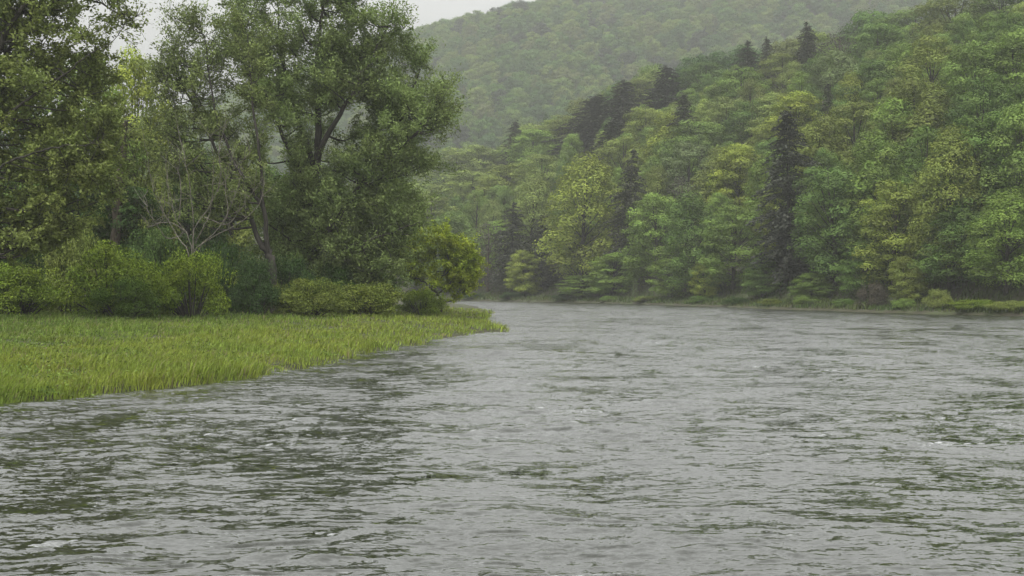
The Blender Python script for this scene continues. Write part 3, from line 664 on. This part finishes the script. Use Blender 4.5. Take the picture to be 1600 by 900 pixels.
# the big willow
grown_tree('willow_tree', 'largest willow with dark forking trunk, centre of left bank', 'willow', 90, (488, 470),
  [([(486, 470, 0), (488, 420, 0), (492, 330, 0), (494, 250, 0)], .55, .36),
   ([(494, 255, 0), (497, 190, 0.2), (492, 120, .5), (500, 30, 0.5), (505, -30, 0)], .34, .06),
   ([(494, 250, 0), (520, 205, -1), (548, 165, -1.6), (580, 110, -2), (610, 50, -2)], .26, .05),
   ([(492, 262, 0), (468, 200, 1), (450, 140, 1.5), (432, 70, 2), (425, -10, 2)], .26, .05),
   ([(490, 300, 0), (455, 235, -1), (430, 170, -1.5), (405, 125, -2.2), (380, 80, -2.4)], .22, .04),
   ([(488, 400, 0), (545, 320, -0.6), (580, 278, -1), (618, 240, -1.3), (655, 212, -1.6), (680, 180, -1.6), (696, 140, -1.6)], .30, .05),
   ([(580, 278, -1), (612, 222, 0), (640, 150, 0.6), (655, 105, 1)], .16, .04),
   ([(490, 425, 0), (540, 390, -2), (600, 372, -2.8), (660, 350, -3)], .16, .03),
   ([(488, 400, 0), (455, 372, -1.6), (425, 350, -2.2)], .14, .04)],
  [([(400, -50), (565, -50), (592, 20), (560, 120), (540, 200), (470, 235), (420, 190), (372, 120), (352, 40)], 108, 800),
   ([(590, 30), (622, 24), (628, 62), (656, 82), (666, 105), (642, 130), (655, 170), (640, 215), (600, 245), (560, 240), (540, 180), (560, 90)], 46, 860),
   ([(668, 215), (680, 165), (694, 124), (698, 160), (690, 205)], 16, 460),
   ([(400, 235), (560, 235), (640, 225), (690, 252), (640, 290), (630, 325), (655, 345), (612, 378), (612, 440), (560, 455), (430, 450), (420, 380), (404, 320)], 112, 820),
   ([(570, 300), (648, 305), (662, 345), (625, 380), (618, 450), (570, 450)], 26, 700)],
  0.25, 0.42, (0.165, 0.225, 0.07), 101, 5.0, upright=1.0, lobe_r=(28, 46))
# the leaning willow left of it
grown_tree('willow_tree', 'second willow with several stems leaning left, sparse open crown', 'willow', 82, (425, 470),
  [([(428, 470, 0), (424, 410, 0), (408, 380, 0)], .32, .25),
   ([(408, 382, 0), (385, 325, .4), (352, 268, .6), (318, 200, .8), (285, 140, 1), (262, 80, 1)], .2, .04),
   ([(420, 400, 0), (414, 330, -.5), (390, 288, -.8), (362, 235, -1), (340, 160, -1), (325, 60, -1)], .2, .04),
   ([(414, 330, -.5), (410, 250, -.8), (398, 150, -1), (392, 60, -1)], .15, .03),
   ([(385, 325, .4), (340, 300, 1.5), (290, 240, 2.4), (250, 190, 2.8)], .12, .03)],
  [([(240, 110), (262, 55), (292, 18), (345, 8), (372, 40), (400, 20), (415, 120), (400, 200), (330, 210), (250, 180)], 66, 420),
   ([(220, 180), (400, 190), (420, 250), (400, 330), (300, 345), (240, 300)], 56, 420)],
  0.23, 0.42, (0.175, 0.225, 0.07), 102, 3.2, lobe_r=(24, 40), upright=1.0)
# the small lime tree at the point
grown_tree('small_willow', 'small lime green tree arching over water at the point of left bank', 'tree', 108, (686, 478),
  [([(690, 480, 0), (688, 466, 0), (672, 448, 0)], .13, .1),
   ([(668, 445, 0), (650, 430, 0), (640, 405, 0), (646, 375, 0)], .08, .03),
   ([(672, 450, 0), (690, 432, 0), (700, 405, 0.4), (690, 375, 0.6)], .09, .03),
   ([(682, 462, 0), (705, 440, -.5), (722, 420, -.8), (735, 408, -1)], .10, .03),
   ([(690, 432, 0), (712, 415, .5), (716, 395, .7)], .06, .02)],
  [([(615, 410), (636, 372), (665, 358), (700, 362), (735, 388), (748, 412), (746, 445), (730, 464), (706, 460), (712, 430), (690, 402), (660, 395), (640, 422)], 80, 440), ([(628, 405), (700, 405), (715, 455), (690, 462), (640, 455)], 16, 300)],
  0.26, 0.42, (0.25, 0.32, 0.03), 103, 2.0, lobe_r=(12, 20))
# the brown-olive giant at the left edge
grown_tree('broadleaf_tree', 'olive brown small leaved tree filling the left picture edge', 'tree', 60, (-30, 470),
  [([(-40, 480, 0), (-36, 380, 0), (-30, 260, 0), (-20, 120, 0)], .45, .28),
   ([(-22, 140, 0), (20, 60, -1), (55, 20, -1.4), (90, -20, -1.5)], .2, .06),
   ([(-30, 250, 0), (40, 180, -1.5), (100, 130, -1), (150, 90, -1)], .11, .03),
   ([(-32, 300, 0), (40, 260, -2), (110, 235, -1.5), (165, 230, -1.0)], .08, .02),
   ([(-20, 120, 0), (60, 10, .5), (130, -5, .5), (205, 30, .5)], .14, .02)],
  [([(-60, -60), (195, -60), (185, 30), (190, 60), (160, 70), (150, 120), (175, 200), (170, 260), (165, 330), (130, 375), (40, 385), (-60, 385)], 200, 520),
   ([(180, -20), (205, -20), (214, 50), (195, 62)], 4, 120)],
  0.2, 0.55, (0.18, 0.225, 0.06), 104, 3.2, lobe_r=(24, 42))
# trees behind
def left_tree(kind, px, pt, hw, Y, co, label, which=None, group=None, name=None):
    x = (px - 800) / FPX * Y; z = float(zt(np.array([x]), np.array([Y]))[0]); h = (450 - pt) / FPX * Y + CAM_Z - z
    return plant(kind, x, Y, h, hw * Y / FPX, co, label, group, which=which, name=name)
LB = 'trees behind the left bank willows'
left_tree('B', 125, 75, 85, 96, 'mid', 'mid green leafy tree behind the olive brown tree at left', 0, LB)
left_tree('B', 215, 62, 62, 108, 'lime', 'yellow green tree between the olive brown tree and leaning willow', 4, LB)
left_tree('D', 262, 150, 60, 112, 'olive', 'dim olive thin leaved tree behind the leaning willow, left side', 0, LB)
left_tree('B', 330, 230, 60, 116, 'deep', 'dark green tree seen low between the stems of leaning willow', 2, LB)
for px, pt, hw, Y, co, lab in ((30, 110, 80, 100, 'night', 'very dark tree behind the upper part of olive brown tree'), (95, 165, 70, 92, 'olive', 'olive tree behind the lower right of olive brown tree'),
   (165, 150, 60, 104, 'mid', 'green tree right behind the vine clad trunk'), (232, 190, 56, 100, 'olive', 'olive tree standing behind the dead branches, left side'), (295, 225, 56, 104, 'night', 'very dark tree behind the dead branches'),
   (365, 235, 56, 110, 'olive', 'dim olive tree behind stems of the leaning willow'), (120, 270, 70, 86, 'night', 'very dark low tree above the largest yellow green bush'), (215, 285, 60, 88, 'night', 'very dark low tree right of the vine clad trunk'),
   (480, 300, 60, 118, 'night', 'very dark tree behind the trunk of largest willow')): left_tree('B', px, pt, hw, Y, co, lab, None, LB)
left_tree('B', 40, 210, 70, 88, 'deep', 'dark green tree behind foot of the olive brown tree', 3, LB)
left_tree('B', 420, 250, 60, 122, 'deep', 'dark green tree seen low between the two willows', 1, LB)
left_tree('B', 605, 350, 40, 128, 'deep', 'low green tree behind the willow, left of small lime tree', 0, LB)
# vine clad snag
g = Geo(); Y = 86; bx = PX(178, 470, Y); bz = float(zt(bx[:1], bx[1:2])[0])
c = curve([PX(176, 490, Y), PX(178, 400, Y), PX(184, 320, Y), PX(190, 255, Y), PX(196, 190, Y)], 18, 0.05, np.random.default_rng(3)); g.tube(c - np.array([bx[0], Y, bz]), np.linspace(.5, .18, len(c)), 10)
sn = empty('tree_trunk', (bx[0], Y, bz)); obj('trunk', g.mesh('trunk'), M_bark_brown, sn)
rg = np.random.default_rng(4); pp = c[rg.integers(4, len(c), 1500)] - np.array([bx[0], Y, bz]) + rg.normal(0, .38, (1500, 3)); V, q, r = cards(pp, rg.normal(0, 1, (1500, 3)), 0.2, .6, rg)
o = obj('vine', mesh_np('vine', V, q, rnd=r), M_leaf, sn); o.color = (0.06, 0.06, 0.03, 1); tag(sn, 'brown upright vine clad trunk between olive brown tree and dead branches', 'tree trunk')
# bare dead shrub
Y = 74; rt = PX(300, 478, Y); rz = float(zt(rt[:1], rt[1:2])[0]); org = np.array([rt[0], Y, rz]); dead = empty('dead_shrub', org); rg = np.random.default_rng(7)
for pl in ([(300, 400), (292, 365), (276, 342), (270, 312), (262, 270)], [(302, 400), (305, 360), (322, 328), (340, 298), (362, 268), (392, 240)], [(298, 400), (302, 350), (297, 290), (290, 250), (282, 228)],
           [(305, 400), (345, 352), (362, 318), (370, 295), (376, 262)], [(304, 380), (322, 350), (328, 330), (336, 270), (332, 215)], [(292, 365), (268, 348), (248, 350), (228, 356)], [(276, 342), (282, 300), (278, 262), (284, 236)],
           [(340, 300), (348, 270), (346, 235), (352, 200)], [(322, 340), (352, 350), (380, 322), (398, 300)], [(300, 400), (280, 372), (252, 330), (238, 285), (232, 240)], [(303, 400), (330, 372), (372, 350), (404, 318), (412, 280)],
           [(345, 352), (356, 330), (352, 290), (360, 250)], [(290, 362), (262, 372), (240, 340), (222, 310)]):
    P = np.array([PX(a, b, Y) + np.array([0, rg.normal(0, .35), 0]) for a, b in pl]); 
    if pl[0][1] >= 400: P = np.vstack([np.array([rt[0] + rg.normal(0, .15), Y, rz - .2]), P])
    g = Geo(); cc_ = curve(P, 14, 0.025, rg) - org; g.tube(cc_, np.linspace(.042, .012, len(cc_)), 6)
    for q in range(9):
        s = cc_[rg.integers(len(cc_) // 2, len(cc_))]; d = rg.normal(0, .5, 3) + np.array([0, 0, .7]); tw = curve([s, s + d * .5 + rg.normal(0, .08, 3), s + d * rg.uniform(.8, 2.0)], 5); g.tube(tw, np.linspace(.02, .008, len(tw)), 4)
    obj('branch', g.mesh('branch'), M_dead, dead)
tag(dead, 'bare pale grey dead branches fanning up before the leaning willow', 'dead shrub')

# shrubs along the meadow
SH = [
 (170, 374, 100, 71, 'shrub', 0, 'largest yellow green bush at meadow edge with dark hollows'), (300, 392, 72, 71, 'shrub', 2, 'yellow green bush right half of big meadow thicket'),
 (30, 405, 86, 70, 'shrub', 1, 'yellow green bush at the left picture edge above the meadow'), (190, 432, 62, 67.5, 'hollow_shade', 3, 'lower bush before the largest bush, dark green standing in for shaded hollows'),  # lower front bush: shade inside the big bush put into its dark leaf colour
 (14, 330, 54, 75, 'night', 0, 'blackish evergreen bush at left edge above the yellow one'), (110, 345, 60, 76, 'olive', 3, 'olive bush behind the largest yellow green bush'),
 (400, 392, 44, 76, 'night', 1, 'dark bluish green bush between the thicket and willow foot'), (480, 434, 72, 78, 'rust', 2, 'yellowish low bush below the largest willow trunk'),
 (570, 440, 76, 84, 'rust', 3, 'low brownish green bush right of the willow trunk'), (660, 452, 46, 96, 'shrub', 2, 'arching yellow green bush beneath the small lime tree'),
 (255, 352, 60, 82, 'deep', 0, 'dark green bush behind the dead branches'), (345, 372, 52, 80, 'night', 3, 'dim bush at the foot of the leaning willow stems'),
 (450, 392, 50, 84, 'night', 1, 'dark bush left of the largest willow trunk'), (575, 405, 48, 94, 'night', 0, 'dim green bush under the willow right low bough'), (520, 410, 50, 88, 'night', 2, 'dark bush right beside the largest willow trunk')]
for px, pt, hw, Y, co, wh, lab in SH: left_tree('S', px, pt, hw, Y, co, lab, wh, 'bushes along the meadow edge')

# ------------------------------------------------------------------ grass
def blades(name, label, n, sampler, hmin, hmax, wk, seed, sort, mat=None):
    rng = np.random.default_rng(seed); X, Yv = sampler(rng, n); z = zt(X, Yv); n = len(X)
    h = rng.uniform(hmin, hmax, n) * (0.8 + 0.4 * vnoise(X * 0.45, Yv * 0.45, 61) + 0.35 * vnoise(X * 1.5, Yv * 1.5, 62)) * (1 + (0.5 * np.exp(-np.clip(sd_left(X, Yv), 0, None) / 1.2) if mat is None else 0)); w = np.clip(Yv * wk, 0.02, 0.09) * rng.uniform(.7, 1.3, n)
    a = rng.uniform(0, 6.28, n); la = rng.normal(0.6, 1.2, n); bend = h * rng.uniform(.1, .95, n)
    s = np.stack([np.cos(a), np.sin(a), np.zeros(n)], 1) * (w / 2)[:, None]; l = np.stack([np.cos(la), np.sin(la), np.zeros(n)], 1) * bend[:, None]
    b = np.stack([X, Yv, z - 0.03], 1); m = b + l * .3 + np.array([0, 0, 1]) * (h * .6)[:, None]; t_ = b + l + np.array([0, 0, 1]) * (h * (1 - 0.2 * bend / h))[:, None]
    V = np.stack([b - s, b + s, m + s * .8, m - s * .8, t_], 1).reshape(-1, 3); i = np.arange(n) * 5
    r = rng.uniform(0, 1, n)
    me = mesh_np(name, V, np.stack([i, i + 1, i + 2, i + 3], 1), np.stack([i + 3, i + 2, i + 4], 1), rnd=np.concatenate([r, r]))
    sv = sort(X, Yv); at = me.attributes.new('sort', 'FLOAT', 'FACE'); at.data.foreach_set('value', np.concatenate([sv, sv]).astype(np.float32))
    o = obj(name, me, mat or M_grass); tag(o, label, 'grass', kind='stuff'); return o
def meadow(rng, n):
    u = rng.uniform(0, 1, n * 3); Yv = 1 / (1 / 24 + u * (1 / 135 - 1 / 24)); px = rng.uniform(-140, 815, n * 3); X = (px - 800) / FPX * Yv
    d = sd_left(X, Yv) + 0.35 * vnoise(X * 0.35, Yv * 0.35, 3) + 0.2 * vnoise(X * 1.1, Yv * 1.1, 4); k = (d > -0.1 + 0.75 * vnoise(X * 0.8, Yv * 0.6, 91) + rng.exponential(0.35, len(X)) - 0.5) & ((d < 42) | (Yv < 74)); X, Yv = X[k][:n], Yv[k][:n]
    return X, Yv
blades('meadow_grass', 'bright green grass meadow on left bank', 120000, meadow, .17, .40, .0007, 71, lambda X, Y: np.clip((sd_left(X, Y) - 9) / 18, -0.1, .5))
wr = np.random.default_rng(88); X, Yw = meadow(wr, 420); zw = zt(X, Yw); n_ = 16; ids = np.repeat(np.arange(len(X)), n_); hw_ = wr.uniform(.12, .36, len(X))[ids]
P = np.stack([X[ids] + wr.normal(0, .22, len(ids)), Yw[ids] + wr.normal(0, .22, len(ids)), zw[ids] + hw_ * wr.uniform(.4, 1.15, len(ids))], 1)
V, q, r = cards(P, wr.normal(0, .5, (len(ids), 3)) + np.array([0, 0, 0.8]), 0.11, 0.5, wr); r = 0.6 * wr.uniform(0, 1, len(X))[ids] + 0.4 * r
wo_ = obj('meadow_weeds', mesh_np('meadow_weeds', V, q, rnd=r), M_leaf); wo_.color = (0.13, 0.19, 0.04, 1); tag(wo_, 'broad leaved weeds scattered through the meadow grass', 'weeds', kind='stuff')
def farbank(rng, n):
    Yv = rng.uniform(100, 260, n * 6); px = rng.uniform(690, 1680, n * 6); X = (px - 800) / FPX * Yv; d = sd_right(X, Yv); k = (d > 0.7) & (d < 10)
    return X[k][:n], Yv[k][:n]
blades('bank_grass', 'rough olive grass strip along the far bank', 42000, farbank, .3, .9, .0008, 72, lambda X, Y: 0 * X, M_rough)

# ------------------------------------------------------------------ haze
hz, t, out = new_mat('mist'); pv = N(t, 'ShaderNodeVolumePrincipled'); pv.inputs['Density'].default_value = HAZE; pv.inputs['Color'].default_value = (0.97, 0.985, 0.975, 1); pv.inputs['Anisotropy'].default_value = 0.2
t.links.new(pv.outputs[0], out.inputs['Volume'])
x0, x1, y0, y1, z0, z1 = -535, 655, -215, 1275, -2.6, 400
V = [(x, y, z) for z in (z0, z1) for y in (y0, y1) for x in (x0, x1)]
o = obj('haze', mesh_np('haze', V, [(0, 2, 3, 1), (4, 5, 7, 6), (0, 1, 5, 4), (2, 6, 7, 3), (0, 4, 6, 2), (1, 3, 7, 5)]), hz); tag(o, kind='stuff'); o.display_type = 'WIRE'
print('verts', sum(len(m.polygons) for m in bpy.data.meshes))
